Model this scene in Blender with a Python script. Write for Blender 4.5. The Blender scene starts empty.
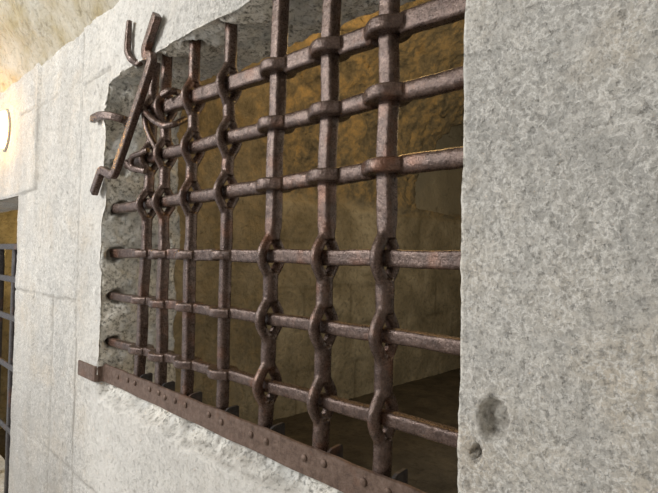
import bpy, bmesh, math, random
import numpy as np
from mathutils import Vector, Matrix
random.seed(4)
C = bpy.context.scene.collection
S = bpy.context.scene

# ------------------------------------------------------------ camera, world, lights, exposure
CAM_Y = -0.64
cd = bpy.data.cameras.new('camera'); cam = bpy.data.objects.new('camera', cd); C.objects.link(cam)
a, p, r = math.radians(45.8), math.radians(1.2), math.radians(1.2)
fw = Vector((-math.cos(a), math.sin(a), 0)); up = Vector((0, 0, 1)); rt = fw.cross(up)
fw2 = fw*math.cos(p) + up*math.sin(p); up2 = up*math.cos(p) - fw*math.sin(p)
rt3 = rt*math.cos(r) + up2*math.sin(r); up3 = up2*math.cos(r) - rt*math.sin(r)
M = Matrix((rt3, up3, -fw2)).transposed().to_4x4(); M.translation = Vector((0, CAM_Y, 0))
cam.matrix_world = M
cd.sensor_width = 36; cd.lens = 36*500/658; cd.clip_start = .02
S.camera = cam
w = bpy.data.worlds.new('world'); S.world = w; w.use_nodes = True
w.node_tree.nodes['Background'].inputs[0].default_value = (.98, .98, 1, 1)
w.node_tree.nodes['Background'].inputs[1].default_value = .85
def area(name, loc, target, sx, sy, power, col):
    l = bpy.data.lights.new(name, 'AREA'); l.shape = 'RECTANGLE'; l.size = sx; l.size_y = sy; l.energy = power; l.color = col
    o = bpy.data.objects.new(name, l); C.objects.link(o); o.location = loc
    o.rotation_euler = (Vector(target)-Vector(loc)).to_track_quat('-Z', 'Y').to_euler(); return o
def point(name, loc, power, col, rad=.05):
    l = bpy.data.lights.new(name, 'POINT'); l.energy = power; l.color = col; l.shadow_soft_size = rad
    o = bpy.data.objects.new(name, l); C.objects.link(o); o.location = loc; return o
area('daylight_window', (-2.6, -2.5, 1.25), (-.9, 0, .05), 1.0, .9, 90, (1, .98, .94))
point('cell_fill_left', (-1.25, .95, 1.0), 12, (1, .64, .24), .2)  # unseen warm fill, added to light the left of the cell
point('cell_fill_vault', (-.85, 1.9, .80), 8.0, (1, .76, .42), .22)  # unseen fill, added for highlights on the cell vault
area('cell_fill_right', (-.1, 1.3, .2), (-2, 1.8, -.2), .7, .7, 8, (1, .97, .86))  # unseen soft fill, added to lift the cell wall
point('far_cell_fill', (-3.9, .95, .35), 30, (1, .7, .25), .08)  # unseen fill, added to brighten the farther cell
S.view_settings.view_transform = 'Standard'; S.view_settings.look = 'None'
S.view_settings.gamma = 1; S.view_settings.use_curve_mapping = False
S.view_settings.exposure = 0.0

# ------------------------------------------------------------ vectorised gradient-free value noise
def _h(ix, iy, iz, seed):
    n = (ix*374761393 + iy*668265263 + iz*2147483647 + seed*1274126177) & 0xffffffff
    n = ((n ^ (n >> 13))*1274126177) & 0xffffffff
    n = ((n ^ (n >> 16))*668265263) & 0xffffffff
    return ((n ^ (n >> 15)) & 0xffff)/32767.5 - 1
def vnoise(P, s, seed=0):
    Q = P*s + 100.37; I = np.floor(Q).astype(np.int64); F = Q-I; F = F*F*(3-2*F)
    o = 0
    for dx in (0, 1):
        for dy in (0, 1):
            for dz in (0, 1):
                wt = (F[:, 0] if dx else 1-F[:, 0])*(F[:, 1] if dy else 1-F[:, 1])*(F[:, 2] if dz else 1-F[:, 2])
                o = o + wt*_h(I[:, 0]+dx, I[:, 1]+dy, I[:, 2]+dz, seed)
    return o
def fbm(P, s, seed=0, oct=4, gain=.5):
    o = 0; am = 1
    for k in range(oct):
        o = o + am*vnoise(P, s, seed+k*17); s *= 2.03; am *= gain
    return o
def smooth(e0, e1, x):
    t = np.clip((x-e0)/(e1-e0), 0, 1); return t*t*(3-2*t)

# ------------------------------------------------------------ materials
def nt(name):
    m = bpy.data.materials.new(name); m.use_nodes = True
    t = m.node_tree; return m, t, t.nodes['Principled BSDF']
def N(t, kind, **kw):
    n = t.nodes.new(kind)
    for k, v in kw.items():
        if k in n.inputs: n.inputs[k].default_value = v
        else: setattr(n, k, v)
    return n
def ramp(t, src, stops):
    n = t.nodes.new('ShaderNodeValToRGB'); e = n.color_ramp.elements
    while len(e) < len(stops): e.new(.5)
    for k, (pos, col) in enumerate(stops):
        e[k].position = pos; e[k].color = (*col, 1) if len(col) == 3 else col
    t.links.new(src, n.inputs[0]); return n.outputs[0]
def mix(t, f, a_, b_, mode='MIX'):
    n = t.nodes.new('ShaderNodeMix'); n.data_type = 'RGBA'; n.blend_type = mode
    for s_, v in ((0, f), (6, a_), (7, b_)):
        if hasattr(v, 'is_linked') or hasattr(v, 'links'): t.links.new(v, n.inputs[s_])
        else: n.inputs[s_].default_value = v if s_ == 0 else (*v, 1)
    return n.outputs[2]
def noise(t, co, scale, detail=5, rough=.55, dist=0):
    n = t.nodes.new('ShaderNodeTexNoise'); n.inputs['Scale'].default_value = scale
    n.inputs['Detail'].default_value = detail; n.inputs['Roughness'].default_value = rough
    n.inputs['Distortion'].default_value = dist
    t.links.new(co, n.inputs['Vector']); return n.outputs['Fac']
def bump(t, h, dist, strength=1, prev=None):
    n = t.nodes.new('ShaderNodeBump'); n.inputs['Distance'].default_value = dist; n.inputs['Strength'].default_value = strength
    t.links.new(h, n.inputs['Height'])
    if prev is not None: t.links.new(prev, n.inputs['Normal'])
    return n.outputs['Normal']
def objco(t):
    return t.nodes.new('ShaderNodeNewGeometry').outputs['Position']

def stone_wall():
    m, t, b = nt('limestone_wall'); co = objco(t)
    at = t.nodes.new('ShaderNodeAttribute'); at.attribute_name = 'mask'
    sp = t.nodes.new('ShaderNodeSeparateColor'); t.links.new(at.outputs['Color'], sp.inputs[0])
    big = noise(t, co, 3.2, 6, .6, .2); mid = noise(t, co, 30, 8, .74, .0); fine = noise(t, co, 150, 6, .7)
    c = ramp(t, big, [(.36, (.53, .52, .495)), (.5, (.63, .615, .58)), (.64, (.70, .655, .58))])
    c = mix(t, ramp(t, mid, [(.36, (.55,)*3), (.6, (0, 0, 0))]), c, (.34, .345, .34))
    c = mix(t, ramp(t, mid, [(.54, (0,)*3), (.72, (.55,)*3)]), c, (.72, .71, .68))
    pit = noise(t, co, 85, 5, .75, .15)
    c = mix(t, ramp(t, pit, [(.30, (.6,)*3), (.40, (0, 0, 0))]), c, (.24, .235, .22))
    c = mix(t, ramp(t, noise(t, co, 5.3, 4, .5), [(.54, (0,)*3), (.68, (.5,)*3)]), c, (.66, .56, .43))
    vein = ramp(t, noise(t, co, 62, 5, .6, .25), [(.455, (0,)*3), (.50, (.8,)*3), (.545, (0,)*3)])
    c = mix(t, mix(t, ramp(t, noise(t, co, 12, 3), [(.34, (.15,)*3), (.5, (1,)*3)]), (0, 0, 0), vein), c, (.86, .85, .82))
    c = mix(t, ramp(t, fine, [(.36, (.7,)*3), (.52, (0,)*3)]), c, (.30, .29, .275))
    # limewash left on part of the face
    c = mix(t, sp.outputs['Blue'], c, mix(t, ramp(t, mid, [(.36, (.8,)*3), (.55, (0,)*3)]), (.74, .725, .69), (.60, .585, .55)))
    # bare broken stone of the reveals
    cr = ramp(t, noise(t, co, 85, 6, .75, .3), [(.38, (.24, .225, .19)), (.45, (.68, .65, .58)), (.55, (.95, .92, .85))])
    cr = mix(t, ramp(t, noise(t, co, 9, 3), [(.45, (0,)*3), (.62, (.5,)*3)]), cr, (.58, .61, .62))
    c = mix(t, sp.outputs['Red'], c, cr)
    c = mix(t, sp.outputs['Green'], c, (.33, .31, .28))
    t.links.new(c, b.inputs['Base Color']); b.inputs['Roughness'].default_value = .9
    b.inputs['Specular IOR Level'].default_value = .2
    n1 = bump(t, mid, .012, .65); n2 = bump(t, fine, .003, .7, n1)
    n3 = bump(t, ramp(t, pit, [(.28, (0,)*3), (.44, (1,)*3)]), .004, .7, n2)
    t.links.new(n3, b.inputs['Normal']); return m
def plain_stone(name, c0, c1, c2, s=6, rough_scale=40, bd=.01, joints=None):
    m, t, b = nt(name); co = objco(t)
    c = ramp(t, noise(t, co, s, 7, .62, .5), [(.32, c0), (.5, c1), (.68, c2)])
    f = noise(t, co, rough_scale, 6, .7, .4)
    c = mix(t, ramp(t, f, [(.3, (.6,)*3), (.5, (0,)*3)]), c, tuple(v*.4 for v in c0))
    nrm = bump(t, f, bd, .8)
    if joints:
        at = t.nodes.new('ShaderNodeAttribute'); at.attribute_name = 'mask'
        sp = t.nodes.new('ShaderNodeSeparateColor'); t.links.new(at.outputs['Color'], sp.inputs[0])
        c = mix(t, sp.outputs['Green'], c, joints)
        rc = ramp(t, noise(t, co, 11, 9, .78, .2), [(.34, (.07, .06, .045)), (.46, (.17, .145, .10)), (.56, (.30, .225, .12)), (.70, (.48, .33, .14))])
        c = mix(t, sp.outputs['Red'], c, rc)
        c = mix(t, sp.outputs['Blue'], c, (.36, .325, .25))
    t.links.new(c, b.inputs['Base Color']); b.inputs['Roughness'].default_value = .92
    b.inputs['Specular IOR Level'].default_value = .15
    t.links.new(nrm, b.inputs['Normal']); return m
def iron(name, c0, c1, c2, rough=.42):
    m, t, b = nt(name); co = objco(t)
    c = ramp(t, noise(t, co, 60, 8, .75, .2), [(.34, c0), (.5, c1), (.66, c2)])
    f = noise(t, co, 260, 5, .7)
    c = mix(t, ramp(t, f, [(.56, (0,)*3), (.68, (.4,)*3)]), c, (.30, .24, .20))
    c = mix(t, ramp(t, noise(t, co, 11, 4, .6), [(.56, (0,)*3), (.70, (.6,)*3)]), c, (.20, .085, .045))
    t.links.new(c, b.inputs['Base Color']); b.inputs['Metallic'].default_value = .5; b.inputs['Specular IOR Level'].default_value = .75
    rr = ramp(t, f, [(.3, (rough-.1,)*3), (.7, (rough+.20,)*3)]); t.links.new(rr, b.inputs['Roughness'])
    n1 = bump(t, noise(t, co, 70, 5, .6), .004, .45); n2 = bump(t, f, .0018, .6, n1)
    t.links.new(n2, b.inputs['Normal']); return m
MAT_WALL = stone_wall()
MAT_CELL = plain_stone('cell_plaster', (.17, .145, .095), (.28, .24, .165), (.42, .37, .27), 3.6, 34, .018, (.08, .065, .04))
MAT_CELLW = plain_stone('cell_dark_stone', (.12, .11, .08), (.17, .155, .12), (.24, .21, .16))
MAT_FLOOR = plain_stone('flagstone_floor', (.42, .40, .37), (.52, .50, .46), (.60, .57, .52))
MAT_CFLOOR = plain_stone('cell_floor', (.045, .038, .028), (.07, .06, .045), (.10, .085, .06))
MAT_VAULT = plain_stone('vault_render', (.40, .34, .21), (.50, .46, .37), (.58, .56, .50), 5, 34, .016)
MAT_IRON = iron('forged_iron', (.045, .026, .020), (.095, .060, .048), (.165, .112, .092), .25)
MAT_IRON2 = iron('rusty_strap_iron', (.085, .052, .038), (.15, .098, .074), (.215, .15, .12), .55)
MAT_DARKIRON = iron('dark_iron', (.03, .028, .03), (.055, .05, .052), (.09, .08, .08))

# ------------------------------------------------------------ object helpers
def link(name, me, mat, parent=None):
    o = bpy.data.objects.new(name, me); C.objects.link(o)
    if mat: me.materials.append(mat)
    if parent: o.parent = parent
    return o
def thing(name, label, cat, loc=(0, 0, 0), group=None):
    o = bpy.data.objects.new(name, None); C.objects.link(o); o.location = loc; o.empty_display_size = .05
    o['label'] = label; o['category'] = cat
    if group: o['group'] = group
    return o
def child(o, root):
    o.parent = root; o.matrix_parent_inverse = Matrix.Translation(root.location).inverted(); return o
def struct(o): o['kind'] = 'structure'; return o
def grids_to_obj(name, patches, mat, displace, smooth_=True):
    """patches: list of (U x V x 3) arrays (+ optional quad mask); welded, displaced by displace(P)->(P', mask)"""
    vs = []; fs = []; base = 0
    for g in patches:
        G, keep = g if isinstance(g, tuple) else (g, None)
        u, v = G.shape[:2]; vs.append(G.reshape(-1, 3))
        idx = np.arange(u*v).reshape(u, v)+base
        q = np.stack([idx[:-1, :-1], idx[1:, :-1], idx[1:, 1:], idx[:-1, 1:]], -1)
        if keep is not None: q = q[keep]
        fs.append(q.reshape(-1, 4)); base += u*v
    P = np.concatenate(vs); F = np.concatenate(fs)
    key = np.round(P*20000).astype(np.int64)
    _, first, inv = np.unique(key, axis=0, return_index=True, return_inverse=True)
    inv = inv.reshape(-1)
    P = P[first]; F = inv[F]
    used = np.unique(F); remap = -np.ones(len(P), int); remap[used] = np.arange(len(used)); P = P[used]; F = remap[F]
    P2, mask = displace(P)
    me = bpy.data.meshes.new(name); me.vertices.add(len(P2)); me.vertices.foreach_set('co', P2.astype(np.float32).ravel())
    me.loops.add(len(F)*4); me.loops.foreach_set('vertex_index', F.astype(np.int32).ravel())
    me.polygons.add(len(F)); me.polygons.foreach_set('loop_start', np.arange(0, len(F)*4, 4, dtype=np.int32))
    me.update(calc_edges=True); me.validate()
    if mask is not None:
        at = me.attributes.new('mask', 'FLOAT_COLOR', 'POINT')
        col = np.ones((len(P2), 4), np.float32); col[:, :3] = mask; at.data.foreach_set('color', col.ravel())
    if smooth_: me.polygons.foreach_set('use_smooth', np.ones(len(me.polygons), bool))
    return struct(link(name, me, mat))
def lines(*segs):
    o = []
    for x0, x1, st in segs:
        n = max(1, int(round((x1-x0)/st))); o += list(np.linspace(x0, x1, n, endpoint=False))
    return np.array(o+[segs[-1][1]])
def G(fu, us, vs):
    U, V = np.meshgrid(us, vs, indexing='ij'); return np.stack(fu(U, V), -1)

# ------------------------------------------------------------ wall_front: face, two openings, reveals
X0, X1, ZB, ZT, TH = -1.635, -.36, -.40, .553, .22       # barred window
D0, D1, DB, DT = -4.05, -2.60, -1.3, .25                  # farther opening on the left
xs = lines((-4.6, D0, .05), (D0, D1, .03), (D1, -1.9, .012), (-1.9, X0, .0065), (X0, X1, .0065), (X1, .2, .0048), (.2, .6, .03))
zs = lines((-1.5, DB, .03), (DB, ZB, .009), (ZB, DT, .0065), (DT, ZT, .0065), (ZT, .80, .008), (.80, .95, .03))
Fg = G(lambda x, z: (x, x*0, z), xs, zs)
xm = (xs[:-1]+xs[1:])/2; zm = (zs[:-1]+zs[1:])/2
XM, ZM = np.meshgrid(xm, zm, indexing='ij')
keep = ~(((XM > X0) & (XM < X1) & (ZM > ZB) & (ZM < ZT)) | ((XM > D0) & (XM < D1) & (ZM > DB) & (ZM < DT)))
def inX(x0, x1): return xs[(xs >= x0-1e-9) & (xs <= x1+1e-9)]
def inZ(z0, z1): return zs[(zs >= z0-1e-9) & (zs <= z1+1e-9)]
yd = lines((0, TH, .006))
def jx(y): return y*.34
patches = [(Fg, keep)]
patches.append(G(lambda z, y: (X0+jx(y), y, z), inZ(ZB, ZT), yd))
patches.append(G(lambda z, y: (X1+0*y, y, z), inZ(ZB, ZT), yd))
def soff(z, dz):
    def f(x, y):
        k = (x-X0)/(X1-X0); return (x+jx(y)*(1-k), y, z+dz*y)
    return f
def topz(z, y): return z
patches.append(G(lambda x, y: (x+jx(y)*(1-(x-X0)/(X1-X0)), y, ZT+0*y), inX(X0, X1), yd))
patches.append(G(lambda x, y: (x+jx(y)*(1-(x-X0)/(X1-X0)), y, ZB+0*y), inX(X0, X1), yd))
# (the reveal grids share their edge vertices with the jamb grids)
y2 = lines((0, TH, .02))
for x_ in (D0, D1): patches.append(G(lambda z, y: (x_+0*y, y, z), inZ(DB, DT), y2))
for z_ in (DB, DT): patches.append(G(lambda x, y: (x, y, z_+0*y), inX(D0, D1), y2))
# back face of the wall
xb = lines((-4.6, D0, .1), (D0, D1, .1), (D1, X0+jx(TH), .05), (X0+jx(TH), X1, .05), (X1, .6, .05)); zb = lines((-1.5, DB, .1), (DB, ZB-.13, .05), (ZB-.13, DT, .05), (DT, ZT, .05), (ZT, 1.6, .1))
XB, ZB_ = np.meshgrid((xb[:-1]+xb[1:])/2, (zb[:-1]+zb[1:])/2, indexing='ij')
kb = ~(((XB > X0+jx(TH)) & (XB < X1) & (ZB_ > ZB-.13) & (ZB_ < ZT)) | ((XB > D0) & (XB < D1) & (ZB_ > DB) & (ZB_ < DT)))
patches.append((G(lambda x, z: (x, x*0+TH, z), xb, zb), kb))

# joints of the ashlar: (kind, coordinate, from, to)
JV = [(-1.853, -.30, .775), (-2.345, .255, .60), (-1.838, -1.5, -.30), (-2.10, -1.5, -.17)]
JH = [(.585, -1.853, -1.62), (.612, -2.6, -1.853), (-.175, -2.66, -1.853), (.255, -2.62, -2.345), (-.76, -2.5, -1.2)]
def disp_wall(P):
    x, y, z = P[:, 0].copy(), P[:, 1].copy(), P[:, 2].copy()
    d = np.stack([fbm(P, 9, 1, 4), fbm(P, 9, 31, 4), fbm(P, 9, 61, 4)], 1)
    fine = np.stack([fbm(P, 55, 5, 3), fbm(P, 55, 35, 3), fbm(P, 55, 65, 3)], 1)
    dx = np.maximum(np.maximum(X0-x, x-X1), 0); dz = np.maximum(np.maximum(ZB-z, z-ZT), 0)
    de = np.sqrt(dx*dx+dz*dz)                     # distance to the window opening
    face = (y < 1e-6)
    rev = (~face) & (y < TH-1e-6) & (x > -2)
    amp = np.where(face, .0032, .0085) + .004*np.exp(-de/.012)
    amp = np.where(rev & (x > X1-.01), .003, amp)
    upl = np.exp(-((x-X0)**2+(z-.52)**2)/.10**2)  # broken top left corner
    soffit = np.exp(-np.abs(z-ZT)/.03)*(y > .0)
    amp = amp + .014*upl + .003*soffit*(x > X0-.01)
    amp = np.where(x < -1.95, .002, amp)
    amp = amp*(1-.75*np.exp(-np.abs(x-X1)/.05))
    Q = P + d*amp[:, None] + fine*np.where(face, .0014, .0042)[:, None]
    # the right jamb keeps a fairly clean arris, close to the viewer
    # sunk mortar joints
    jt = np.zeros(len(P))
    wob = fbm(P, 14, 90, 3)*.005
    for xc, a0, a1 in JV: jt = np.maximum(jt, 1.15*np.exp(-((x+wob-xc)/.0085)**2)*((z > a0) & (z < a1)))
    for zc, a0, a1 in JH: jt = np.maximum(jt, np.exp(-((z+wob-zc)/.0055)**2)*((x > a0) & (x < a1)))
    jt = jt*face*np.clip(.75+fbm(P, 7, 12, 2)*.5, 0, 1)
    Q[:, 1] += jt*.006
    # blocks of slightly different plane
    Q[:, 1] += face*(x > -2.345)*(x < -1.853)*.004 - face*(x < -2.345)*(z > .25)*.006
    # crater with its grout plug and the small drilled hole
    def dist(cx, cz, rx, rz): return np.sqrt(((x-cx)/rx)**2+((z-cz)/rz)**2)
    rn = dist(-.307, -.214, .0215, .030)+fbm(P, 60, 7, 2)*.05
    Q[:, 1] += face*(smooth(1.05, .70, rn)*.021 - .0015*np.exp(-((rn-1.15)/.2)**2))
    rp = dist(-.309, -.201, .0125, .0135)
    plug = face*smooth(1.25, .75, rp)
    Q[:, 1] -= plug*.006
    rh = dist(-.330, -.264, .0075, .0085)
    hole = face*smooth(1.15, .7, rh); Q[:, 1] += hole*.014
    # sockets chiselled round the bar ends
    # broken away sill edge under the strap
    sn = fbm(P, 15, 21, 4)*.016
    sill = face*smooth(-.466-sn, -.424-sn*.5, z)*(z <= ZB+1e-6)*smooth(X0-.03, X0+.03, x)*(x < X1+.02)
    Q[:, 1] += sill*.034+(sill > .02)*smooth(.0, .5, sill)*np.abs(fbm(P, 34, 66, 4))*.022*(z < -.418)
    crk = face*np.exp(-((z+.455+fbm(P, 11, 81, 3)*.016)/.004)**2)*(x > X0)*(x < X1)*(fbm(P, 9, 82, 2) > -.1); Q[:, 1] += crk*.010
    Q[:, 1] += (~face)*(y < TH)*(np.abs(z-ZB) < 1e-6)*smooth(X0-.03, X0+.03, x)*(x < X1+.02)*.036*(1-y/TH)
    chip = face*np.exp(-(((x+1.47)/.09)**2+((z+.43)/.035)**2)); Q[:, 1] += chip*.016*(1+fbm(P, 40, 3, 3)*.5)
    # hollows broken into the upper left jamb
    Q[:, 0] -= rev*(x < X0+.1)*(.055*np.exp(-(((z-.44)/.07)**2+((y-.03)/.05)**2)) + .02*np.exp(-(((z-.50)/.03)**2+((y-.09)/.03)**2)))
    Q[:, 0] -= face*(np.abs(x-X0) < 1e-6)*.022*np.exp(-((z-.49)/.06)**2)
    Q[:, 2] += rev*(z > ZT-.001)*(.010*fbm(P, 22, 77, 3))
    soc = np.zeros(len(P))
    for vx in (-1.389, -1.318, -1.168, -1.004, -.820, -.667, -.527):
        k = smooth(1.25, .8, np.hypot(x-vx, y-.04)/.0235+fbm(P, 50, 4, 2)*.08)*(z > ZT-1e-6)*(~face)*(y < TH-1e-6)
        Q[:, 2] += k*.022; soc = np.maximum(soc, k)
        tail = (z > ZT-1e-6)*(~face)*np.exp(-((x-vx+.0)/.012)**2)*smooth(.05, .07, y)*smooth(.16, .10, y); Q[:, 2] += tail*.010*(1+fbm(P, 20, 9, 2))
    for hz in (.279, .141, -.002, -.141, -.289):
        k = smooth(1.25, .8, np.hypot(z-hz, y-.04)/.021+fbm(P, 50, 4, 2)*.08)*(np.abs(x-(X0+.34*y)) < 1e-5)*(~face)*(y < TH-1e-6)
        Q[:, 0] -= k*.024; soc = np.maximum(soc, k)
    Q[:, 2] -= smooth(ZB+.07, ZB, z)*(z > ZB-1e-6)*(~face)*(x > -2)*(y < TH+1e-6)*smooth(.034, .050, y)*.13
    m = np.zeros((len(P), 3))
    nb = np.exp(-((x-X0+.01)/.05)**2)*smooth(-.335, -.355, z)*(z > -.425)*(y < .10)
    Q[:, 0] = np.where(nb > .02, Q[:, 0]*(1-nb)+(np.minimum(x, x)-.010*(x > X0-.002))*nb, Q[:, 0]); Q[:, 1] += face*nb*.006
    red = np.where(rev & (x < X1-.002), 1.0, 0.)
    red = np.maximum(red, face*(de < 1e-6)*.7)
    red = np.maximum(red, sill*.9); red = np.maximum(red, plug*.5); red = np.maximum(red, chip*.4)
    m[:, 0] = red
    low2 = face*smooth(-.15, -.95, z)*smooth(-1.62, -1.95, x)*np.clip(.40+.22*fbm(P*np.array([1, 1, .35]), 9, 71, 4), 0, .7)  # streaks, plus light falloff to the lower left painted in as darker stone
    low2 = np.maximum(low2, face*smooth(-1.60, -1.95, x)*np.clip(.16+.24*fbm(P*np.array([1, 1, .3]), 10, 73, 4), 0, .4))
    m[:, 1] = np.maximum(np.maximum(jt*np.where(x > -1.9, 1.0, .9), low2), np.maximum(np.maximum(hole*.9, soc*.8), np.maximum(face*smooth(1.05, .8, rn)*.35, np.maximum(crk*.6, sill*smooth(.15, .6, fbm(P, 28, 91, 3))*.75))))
    wash = smooth(-.75, -1.5, x)*(.22+.5*smooth(-1.95, -1.6, x))
    wash = np.maximum(wash, smooth(-.38, -.43, z)*smooth(-.36, -.7, x)*.95*(1-.7*smooth(-1.6, -1.85, x)))*np.clip(.85+.4*fbm(P, 6, 8, 4), 0, 1)
    lowl = smooth(.25, -.55, z)*smooth(-1.55, -1.95, x)  # same painted falloff: less pale wash towards the lower left
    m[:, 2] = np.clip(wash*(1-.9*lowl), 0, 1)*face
    return Q, np.clip(m, 0, 1)
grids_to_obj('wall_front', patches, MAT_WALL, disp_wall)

# ------------------------------------------------------------ corridor vault and floor
R_ = math.hypot(1.25, .575); a0 = math.atan2(.575, 1.25)
us = lines((-4.7, -1.2, .02), (-1.2, .6, .04)); th = lines((a0, a0+.9, .018), (a0+.9, 1.95, .05))
def disp_v(P):
    d = np.stack([fbm(P, 6, 3, 5), fbm(P, 6, 13, 5), fbm(P, 6, 23, 5)], 1)
    k = smooth(0, .08, -P[:, 1])[:, None]
    return P+d*(.006+.008*k), None
grids_to_obj('ceiling_corridor', [G(lambda u, t: (u, -1.25+R_*np.cos(t)+.004, .2+R_*np.sin(t)), us, th)], MAT_VAULT, disp_v)
def slab(name, x0, x1, y0, y1, z0, z1, mat):
    bm = bmesh.new(); bmesh.ops.create_cube(bm, size=1)
    for v in bm.verts: v.co = Vector(((x0+x1)/2+v.co.x*(x1-x0), (y0+y1)/2+v.co.y*(y1-y0), (z0+z1)/2+v.co.z*(z1-z0)))
    me = bpy.data.meshes.new(name); bm.to_mesh(me); bm.free(); return struct(link(name, me, mat))
slab('wall_light_block_right', .8, .9, -2.4, .1, -1.5, 2.0, MAT_FLOOR)  # unseen wall, added to keep world light off the bars' right sides
slab('wall_light_block_opposite', -1.2, .9, -2.5, -2.4, -1.5, 2.0, MAT_FLOOR)  # unseen wall behind the camera, added to shut out world light
slab('floor', -4.7, 1.2, -3.2, .1, -1.6, -1.5, MAT_FLOOR)

# ------------------------------------------------------------ the cell behind the grille
CX, CF, CS = -2.0, -.85, .30
ys = lines((TH+.01, 1.2, .012), (1.2, 3.2, .018), (3.2, 4.4, .05))
arc = lines((0, 1.9, .013), (1.9, math.pi, .06))
prof = [(CX, z) for z in lines((CF, CS, .016))][:-1] + [(CX+1.15-1.15*math.cos(t), CS+1.2*math.sin(t)) for t in arc]
prof = np.array(prof)
def disp_c(P):
    x, y, z = P[:, 0], P[:, 1], P[:, 2]
    k = smooth(CS-.03, CS+.10, z)
    d = np.stack([fbm(P, 4.5, 3, 5, .55), fbm(P, 4.5, 13, 5, .55), fbm(P, 4.5, 23, 5, .55)], 1)
    k = k*smooth(.75, 1.2, y)*.8+.2*k
    d2 = np.stack([fbm(P, 24, 4, 4, .65), fbm(P, 24, 14, 4, .65), fbm(P, 24, 24, 4, .65)], 1)
    Q = P+d*(.005+.018*k)[:, None]+d2*(.002+.012*k)[:, None]
    Q[:, 0] -= .02*smooth(CS-.015, CS+.015, z)*(x < CX+.3)*smooth(.9, 1.2, y)     # ledge at the springing
    # arched recess in the flank of the vault
    cy, w_ = 3.30, 1.0
    top = CS+.05+.95*np.sqrt(np.clip(1-((y-cy)/w_)**2, 0, 1))
    rec = (np.abs(y-cy) < w_) & (z > CS+.05) & (z < top) & (x < CX+1.1)
    Q[rec, 0] = CX-.14 + d[rec, 0]*.006
    Q[:, 1] += 0
    m = np.zeros((len(P), 3))
    wob = fbm(P, 6, 19, 3)*.008
    jt = 0
    for n_, zc in enumerate((-.63, -.405, -.17, .07)):
        jt = np.maximum(jt, np.exp(-((z+wob-zc)/.008)**2)*(fbm(P, 3, n_+50, 2) > .05))
        for j in range(9):
            yc = .25+j*.47+(n_ % 2)*.23+.05*math.sin(j*3.1+n_)
            jt = np.maximum(jt, np.exp(-((y+wob-yc)/.008)**2)*((z > zc-.235) & (z < zc))*(fbm(P, 2.5, j+70, 2) > -.1))
    jt = jt*(z < CS)*smooth(.7, 1.1, y)
    Q[:, 0] -= jt*.005
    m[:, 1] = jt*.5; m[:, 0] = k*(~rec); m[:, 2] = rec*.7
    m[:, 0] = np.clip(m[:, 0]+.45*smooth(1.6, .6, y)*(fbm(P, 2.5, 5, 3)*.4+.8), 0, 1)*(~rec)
    return Q, np.clip(m, 0, 1)
pu = np.arange(len(prof))
Gc = np.zeros((len(ys), len(prof), 3)); Gc[:, :, 1] = ys[:, None]; Gc[:, :, 0] = prof[None, :, 0]; Gc[:, :, 2] = prof[None, :, 1]
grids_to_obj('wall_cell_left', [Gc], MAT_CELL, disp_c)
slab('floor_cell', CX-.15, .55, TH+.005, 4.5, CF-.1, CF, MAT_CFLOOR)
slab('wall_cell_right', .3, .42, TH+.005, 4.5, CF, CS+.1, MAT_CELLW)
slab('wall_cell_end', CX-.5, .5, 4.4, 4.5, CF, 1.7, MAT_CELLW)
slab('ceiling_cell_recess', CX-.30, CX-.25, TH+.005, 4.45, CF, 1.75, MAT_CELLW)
# farther cell behind the left opening
slab('wall_far_cell_back', -4.9, -2.45, 1.7, 1.8, -1.5, 1.2, MAT_CELL)
slab('wall_far_cell_left', -5.0, -4.9, .22, 1.8, -1.5, 1.2, MAT_CELL)
slab('ceiling_far_cell', -5.0, -2.45, .225, 1.8, 1.2, 1.3, MAT_CELLW)
slab('floor_far_cell', -5.0, -2.45, .225, 1.8, -1.6, -1.5, MAT_CFLOOR)

# ------------------------------------------------------------ forged bars
def section(hw, hd, e, n=24, chamfer=None):
    """superellipse ring: e=2 round, larger squarer"""
    o = []
    for k in range(n):
        t = 2*math.pi*(k+.5)/n; c_, s_ = math.cos(t), math.sin(t)
        rr = (abs(c_)**e+abs(s_)**e)**(-1/e); o.append((hw*rr*c_, hd*rr*s_))
    return o
def sweep(bm, pts, hw, hd, e, ref=(0, 1, 0), jit=0):
    """closed tube along pts; hw,hd,e may be functions of the parameter k/n"""
    pts = [Vector(q) for q in pts]; rings = []; n = len(pts)
    for k, q in enumerate(pts):
        tg = (pts[min(k+1, n-1)]-pts[max(k-1, 0)]).normalized()
        r1 = Vector(ref); r1 = (r1-tg*r1.dot(tg)).normalized(); r2 = tg.cross(r1)
        f = lambda v: v(k/(n-1)) if callable(v) else v
        j1 = 1+random.uniform(-jit, jit); j2 = 1+random.uniform(-jit, jit)
        rings.append([bm.verts.new(q+r2*u*j1+r1*v*j2) for u, v in section(f(hw), f(hd), f(e))])
    m = len(rings[0])
    for k in range(n-1):
        for i in range(m):
            bm.faces.new((rings[k][i], rings[k][(i+1) % m], rings[k+1][(i+1) % m], rings[k+1][i]))
    bm.faces.new(rings[0][::-1]); bm.faces.new(rings[-1])
def finish(name, bm, mat, parent, voxel=.0018, sm=7):
    bmesh.ops.recalc_face_normals(bm, faces=bm.faces)
    me = bpy.data.meshes.new(name); bm.to_mesh(me); bm.free()
    o = link(name, me, mat)
    if voxel:
        md = o.modifiers.new('r', 'REMESH'); md.mode = 'VOXEL'; md.voxel_size = voxel; md.use_smooth_shade = True
        if sm:
            s = o.modifiers.new('s', 'SMOOTH'); s.iterations = sm; s.factor = .5
        dg = bpy.context.evaluated_depsgraph_get()
        me2 = bpy.data.meshes.new_from_object(o.evaluated_get(dg)); o.modifiers.clear(); o.data = me2; me2.name = name
        me = me2
        if not me.materials: me.materials.append(mat)
    me.polygons.foreach_set('use_smooth', np.ones(len(me.polygons), bool))
    if parent is not None: child(o, parent)
    return o
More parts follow.
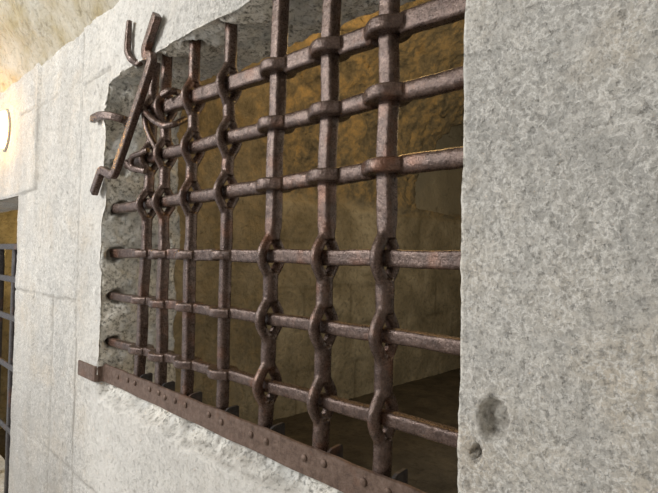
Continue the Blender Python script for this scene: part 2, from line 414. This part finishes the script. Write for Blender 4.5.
def strands(bm, c, axis, L, a_in, b_out, rs, ex=.6):
    for sgn in (-1, 1):
        pts = []
        for k in range(15):
            t = -1+2*k/14
            o = a_in+(b_out-a_in)*(.5+.5*math.cos(math.pi*t))**ex
            pts.append(c+axis*(t*L)+Vector((0, sgn*o, 0)))
        sweep(bm, pts, rs*1.12, rs, 2.4 if abs(axis.z) > .5 else 4.5, ref=(1, 0, 0) if abs(axis.z) > .5 else (0, 0, 1))
def bar(name, P0, P1, eyes, parent, hw, hd, e, kind, wob=.0010):
    """bar from P0 to P1 opened into an eye at each distance in eyes [(t, L, b_out, rs)]"""
    bm = bmesh.new(); P0, P1 = Vector(P0), Vector(P1); ax = (P1-P0); Ln = ax.length; ax.normalize()
    cuts = []; s0 = 0
    for (t, L, b_, rs) in sorted(eyes):
        cuts.append((s0, t-L*.86)); s0 = t+L*.86
    cuts.append((s0, Ln))
    ph = random.uniform(0, 9)
    def cen(s): return P0+ax*s+Vector((wob*math.sin(s*31+ph), wob*math.sin(s*23+ph*2), wob*math.sin(s*27+ph)))
    for (s_a, s_b) in cuts:
        if s_b-s_a < .006: continue
        n = max(3, int((s_b-s_a)/.012)); pts = [cen(s_a+(s_b-s_a)*k/n) for k in range(n+1)]
        g = lambda u, v=hw, a_=s_a, b_=s_b: (v(a_+(b_-a_)*u) if callable(v) else v)
        g2 = lambda u, v=hd, a_=s_a, b_=s_b: (v(a_+(b_-a_)*u) if callable(v) else v)
        g3 = lambda u, v=e, a_=s_a, b_=s_b: (v(a_+(b_-a_)*u) if callable(v) else v)
        sweep(bm, pts, g, g2, g3, jit=.03)
    for (t, L, b_, rs) in eyes:
        strands(bm, cen(t), ax, L, .0062, b_, rs, .8 if kind == 'v' and L > .042 else .6)
    return finish(name, bm, MAT_IRON, parent)

BY = .04
grille = thing('iron_grille', 'large forged rusty iron grille of interwoven bars filling the barred window opening', 'window grille', (-1.0, BY, -.36))
# vertical bars: (x at top, x at bottom)
V = [(-1.389, -1.430, .56), (-1.318, -1.299, .565), (-1.168, -1.160, .57), (-1.004, -1.001, .57), (-.820, -.838, .57), (-.667, -.672, .57), (-.527, -.525, .57)]
# horizontal bars: (x, z left) -> (x, z right)
H = [((-1.412, .415), (-.33, .389)), ((-1.555, .279), (-.33, .278)), ((-1.66, .141), (-.33, .157)),
     ((-1.66, -.002), (-.33, .000)), ((-1.66, -.141), (-.33, -.129)), ((-1.66, -.289), (-.33, -.266))]
def cross(v, h):
    (xt, xb_, zt), ((xl, zl), (xr, zr)) = v, h
    z = (zl+zr)/2
    for _ in range(4):
        x = xb_+(xt-xb_)*(z+.36)/.91; z = zl+(zr-zl)*(x-xl)/(xr-xl)
    return x, z
for i, v in enumerate(V):
    xt, xb_, zt = v
    P0 = (xb_+(xt-xb_)*(-.405+.36)/.91, BY, -.405); P1 = (xb_+(xt-xb_)*(zt+.36)/.91, BY, zt)
    Ld = (Vector(P1)-Vector(P0)); eyes = []
    for j, h in enumerate(H):
        if (i < 4) != (j < 3): continue
        x, z = cross(v, h); t = (z-P0[2])/Ld.z*Ld.length
        if j < 3: eyes.append((t, .046 if i > 1 else .043, .0256, .0096))
        else: eyes.append((t, .0415, .0262, .0100))
    if i >= 4:   # upper part square, lower part rounded
        e = lambda s: 5 if s > .46 else 2.2
        hw = lambda s: .0152 if s > .46 else .0158
        hd = hw
    elif i == 3: e = lambda s: 2.5; hw = hd = lambda s: .0140
    else: e = lambda s: 5 if s < .43 else 2.6; hw = hd = lambda s: .0140
    bar('vertical_bar', P0, P1, eyes, grille, hw, hd, e, 'v')
for j, h in enumerate(H):
    (xl, zl), (xr, zr) = h
    P0, P1 = Vector((xl, BY, zl)), Vector((xr, BY, zr)); Ld = P1-P0; eyes = []
    for i, v in enumerate(V):
        if (i < 4) == (j < 3): continue
        x, z = cross(v, h); eyes.append(((x-xl)/Ld.x*Ld.length, .036, .0252 if j < 3 else .0230, .0128 if j < 3 else .0115))
    if j == 3: hw, hd, e = .0148, .0120, 9
    elif j == 0: hw, hd, e = .0185, .0135, 7
    elif j < 3: hw, hd, e = .0165, .0138, 2.7
    else: hw, hd, e = .0128, .0122, 4.5
    bar('horizontal_bar', P0, P1, eyes, grille, hw, hd, e, 'h')
def bent(name, pts, r1, r2, e, parent, mat=MAT_IRON, lab=None, ref=(0, 1, 0), dens=6, voxel=.0016, taper=None):
    P = [Vector(q) for q in pts]; out = []
    for k in range(len(P)-1):
        p0 = P[max(k-1, 0)]; p1 = P[k]; p2 = P[k+1]; p3 = P[min(k+2, len(P)-1)]
        for s_ in range(dens):
            t = s_/dens
            cr = .5*((2*p1)+(p2-p0)*t+(2*p0-5*p1+4*p2-p3)*t*t+(3*p1-p0-3*p2+p3)*t**3); out.append(cr.lerp(p1.lerp(p2, t), .45))
    out.append(P[-1]); bm = bmesh.new()
    tp = taper or (lambda u: 1)
    sweep(bm, out, lambda u: r1*tp(u), lambda u: r2*tp(u), e, ref=ref, jit=.02)
    o = finish(name, bm, mat, parent, voxel, 2)
    if lab: o['label'] = lab
    return o
# torn and twisted ends of the broken top left bars, still wrapped in the grille
bent('bent_strand', [(-1.323, .026, .283), (-1.350, .016, .325), (-1.372, .012, .36), (-1.388, .012, .40), (-1.398, .02, .43)], .0085, .0085, 2.2, grille, lab='thin torn strand curling up beside the top left bars')
bent('bent_strand', [(-1.400, .012, .43), (-1.375, .008, .405), (-1.31, .004, .366), (-1.25, .004, .342), (-1.222, .022, .347), (-1.245, .062, .372)], .0085, .0085, 2.4, grille, lab='torn strand looped like a ring round the second upright')
bent('bent_strand', [(-1.268, .004, .428), (-1.247, .012, .437), (-1.247, .03, .441), (-1.262, .064, .443)], .0085, .0085, 6, grille, lab='short flat piece hooked over the second upright')
bent('bent_strand', [(-1.483, .006, .272), (-1.455, .008, .250), (-1.418, .008, .244), (-1.385, .018, .236)], .0085, .0075, 3, grille, lab='split strand curling below the second cross bar end')
bent('bent_strand', [(-1.355, .010, .292), (-1.385, .004, .286), (-1.440, .004, .283), (-1.458, .008, .262), (-1.435, .016, .242)], .0078, .0078, 2.4, grille, lab='strand bent round the end of the second cross bar')

# riveted strap along the sill
def strap():
    path = [(-1.781, -.007), (-1.66, -.006), (-1.648, -.004), (-1.643, .004), (-1.640, .016), (-1.632, .022), (-1.61, .022)]
    path += [(x, .022) for x in np.linspace(-1.5, -.34, 40)]
    bm = bmesh.new(); rows = []
    n = len(path)
    for k, (x, y) in enumerate(path):
        d = Vector((path[min(k+1, n-1)][0]-path[max(k-1, 0)][0], path[min(k+1, n-1)][1]-path[max(k-1, 0)][1], 0)).normalized()
        nn = Vector((d.y, -d.x, 0))*.0032
        zt = -.3575+.0009*math.sin(x*37)+.0006*math.sin(x*91); zb_ = -.4135+.001*math.sin(x*29+1)
        if k < 5: zt -= .008; zb_ += .000
        rows.append([bm.verts.new((x+nn.x, y+nn.y, zt-.001)), bm.verts.new((x-nn.x, y-nn.y, zt)), bm.verts.new((x-nn.x, y-nn.y, zb_)), bm.verts.new((x+nn.x, y+nn.y, zb_))])
    for k in range(n-1):
        for i in range(4): bm.faces.new((rows[k][i], rows[k][(i+1) % 4], rows[k+1][(i+1) % 4], rows[k+1][i]))
    bm.faces.new(rows[0][::-1]); bm.faces.new(rows[-1])
    bmesh.ops.recalc_face_normals(bm, faces=bm.faces)
    bmesh.ops.bevel(bm, geom=[e_ for e_ in bm.edges if e_.calc_face_angle(0) > .8], offset=.0008, segments=2, affect='EDGES')
    me = bpy.data.meshes.new('sill_strap'); bm.to_mesh(me); bm.free()
    return child(link('sill_strap', me, MAT_IRON2), grille)
st = strap()
st['label'] = 'flat rust brown iron strap riveted along the foot of the bars'
def rivet_mesh():
    bm = bmesh.new(); bmesh.ops.create_uvsphere(bm, u_segments=14, v_segments=8, radius=.0078)
    for v in bm.verts: v.co.y *= .6
    bmesh.ops.delete(bm, geom=[v for v in bm.verts if v.co.y > .0025], context='VERTS')
    bmesh.ops.holes_fill(bm, edges=[e_ for e_ in bm.edges if e_.is_boundary])
    me = bpy.data.meshes.new('rivet'); bm.to_mesh(me); bm.free(); me.materials.append(MAT_IRON2)
    for q in me.polygons: q.use_smooth = True
    return me
rv = rivet_mesh()
for i, (xt, xb_, _) in enumerate(V):
    for dx in ((-.022, .030) if i else (-.03, .018)):
        o = bpy.data.objects.new('rivet', rv); C.objects.link(o); o.location = (xb_+dx, .0184, -.379+random.uniform(-.003, .003)); o.parent = st
for x in (-1.53, -1.235):
    o = bpy.data.objects.new('rivet', rv); C.objects.link(o); o.location = (x, .0184, -.381); o.parent = st
for i, (xt, xb_, _) in enumerate(V):     # upright lugs behind the strap
    bm = bmesh.new(); x = xb_+.034
    pr = [(.026, -.405), (.026, -.356), (.034, -.352), (.058, -.350), (.062, -.353), (.062, -.405)]
    f1 = [bm.verts.new((x-.003, y, z)) for y, z in pr]; f2 = [bm.verts.new((x+.003, y, z)) for y, z in pr]
    bm.faces.new(f1[::-1]); bm.faces.new(f2)
    for k in range(6): bm.faces.new((f1[k], f1[(k+1) % 6], f2[(k+1) % 6], f2[k]))
    bmesh.ops.recalc_face_normals(bm, faces=bm.faces)
    me = bpy.data.meshes.new('lug'); bm.to_mesh(me); bm.free(); child(link('lug', me, MAT_DARKIRON), grille)

# ------------------------------------------------------------ broken bars at the top left corner
def tagged(o, label, cat, group=None):
    o['label'] = label; o['category'] = cat
    if group: o['group'] = group
    return o
zg = bent('bent_bar', [(-1.265, -.018, .640), (-1.333, -.014, .568), (-1.330, -.012, .548), (-1.299, -.012, .528), (-1.412, -.010, .385), (-1.525, -.009, .247), (-1.552, -.012, .239), (-1.600, -.016, .256), (-1.617, -.018, .250), (-1.668, -.018, .190)],
     .0135, .0105, 12, None, dens=5)
tagged(zg, 'long square iron bar bent in a zigzag, leaning diagonally across the top left corner', 'iron bar')
hk = bent('hooked_bar', [(-1.448, -.014, .684), (-1.457, -.012, .640), (-1.458, -.012, .595), (-1.440, -.008, .568), (-1.425, .004, .556), (-1.412, .010, .562)], .0095, .0085, 5, None, dens=6, taper=lambda u: .75+.25*min(1, u*5))
tagged(hk, 'short hook shaped broken iron bar curling up over the top left corner of the opening', 'iron bar')
sb = bent('bar_stub', [(-1.712, -.012, .439), (-1.66, -.012, .440), (-1.625, -.010, .436), (-1.585, .002, .428), (-1.56, .03, .418), (-1.60, .055, .418)], .0125, .0095, 8, None)
tagged(sb, 'short sawn off iron bar end sticking out over the left edge of the opening', 'iron bar')

# ------------------------------------------------------------ farther opening's grille
fg = thing('window_grille', 'dark upright iron bars crossed by flat straps in the narrow opening at the left edge', 'window grille', (-3.3, .12, -1.3))
def straight(name, A, B, hw, hd, e, mat, parent):
    bm = bmesh.new(); A, B = Vector(A), Vector(B)
    sweep(bm, [A.lerp(B, k/12) for k in range(13)], hw, hd, e, jit=.03)
    return finish(name, bm, mat, parent, None)
for x in (-3.94, -3.68, -3.41, -3.09, -2.82): straight('upright_bar', (x, .12, -1.32), (x, .12, .02), .021, .018, 5, MAT_DARKIRON, fg)
for z in (.02, -.155, -.36, -.62, -.95): straight('cross_strap', (-4.06, .105, z), (-2.595, .105, z), .016, .006, 8, MAT_DARKIRON, fg)

# ------------------------------------------------------------ wall lamp
lamp = thing('wall_lamp', 'round glowing bulkhead lamp on the wall at the far left edge', 'lamp', (-2.83, 0, .585))
bm = bmesh.new()
ring = []
for rr, yy in ((.105, .006), (.105, -.010), (.100, -.016), (.092, -.016), (.088, -.008)):
    ring.append([bm.verts.new((rr*math.cos(t)*.8, yy, rr*math.sin(t))) for t in np.linspace(0, 2*math.pi, 40, endpoint=False)])
for k in range(4):
    for i in range(40): bm.faces.new((ring[k][i], ring[k][(i+1) % 40], ring[k+1][(i+1) % 40], ring[k+1][i]))
bm.faces.new(ring[0]); bm.faces.new(ring[-1])
bmesh.ops.recalc_face_normals(bm, faces=bm.faces)
me = bpy.data.meshes.new('base_ring'); bm.to_mesh(me); bm.free()
m_, t_, b_ = nt('grey_painted_metal'); n_ = noise(t_, objco(t_), 60); t_.links.new(ramp(t_, n_, [(.3, (.34, .30, .25)), (.7, (.45, .41, .35))]), b_.inputs['Base Color']); b_.inputs['Roughness'].default_value = .5
o = link('base_ring', me, m_, lamp)
bm = bmesh.new(); bmesh.ops.create_uvsphere(bm, u_segments=32, v_segments=16, radius=.09)
for v in bm.verts: v.co = Vector((v.co.x*.8, -.012+v.co.y*.8, v.co.z))
me = bpy.data.meshes.new('glass_dome'); bm.to_mesh(me); bm.free()
for q in me.polygons: q.use_smooth = True
m_, t_, b_ = nt('lit_opal_glass'); b_.inputs['Base Color'].default_value = (1, .9, .7, 1)
b_.inputs['Emission Color'].default_value = (1, .50, .085, 1); b_.inputs['Emission Strength'].default_value = 48
o = link('glass_dome', me, m_, lamp); o['label'] = 'glowing opal dome'
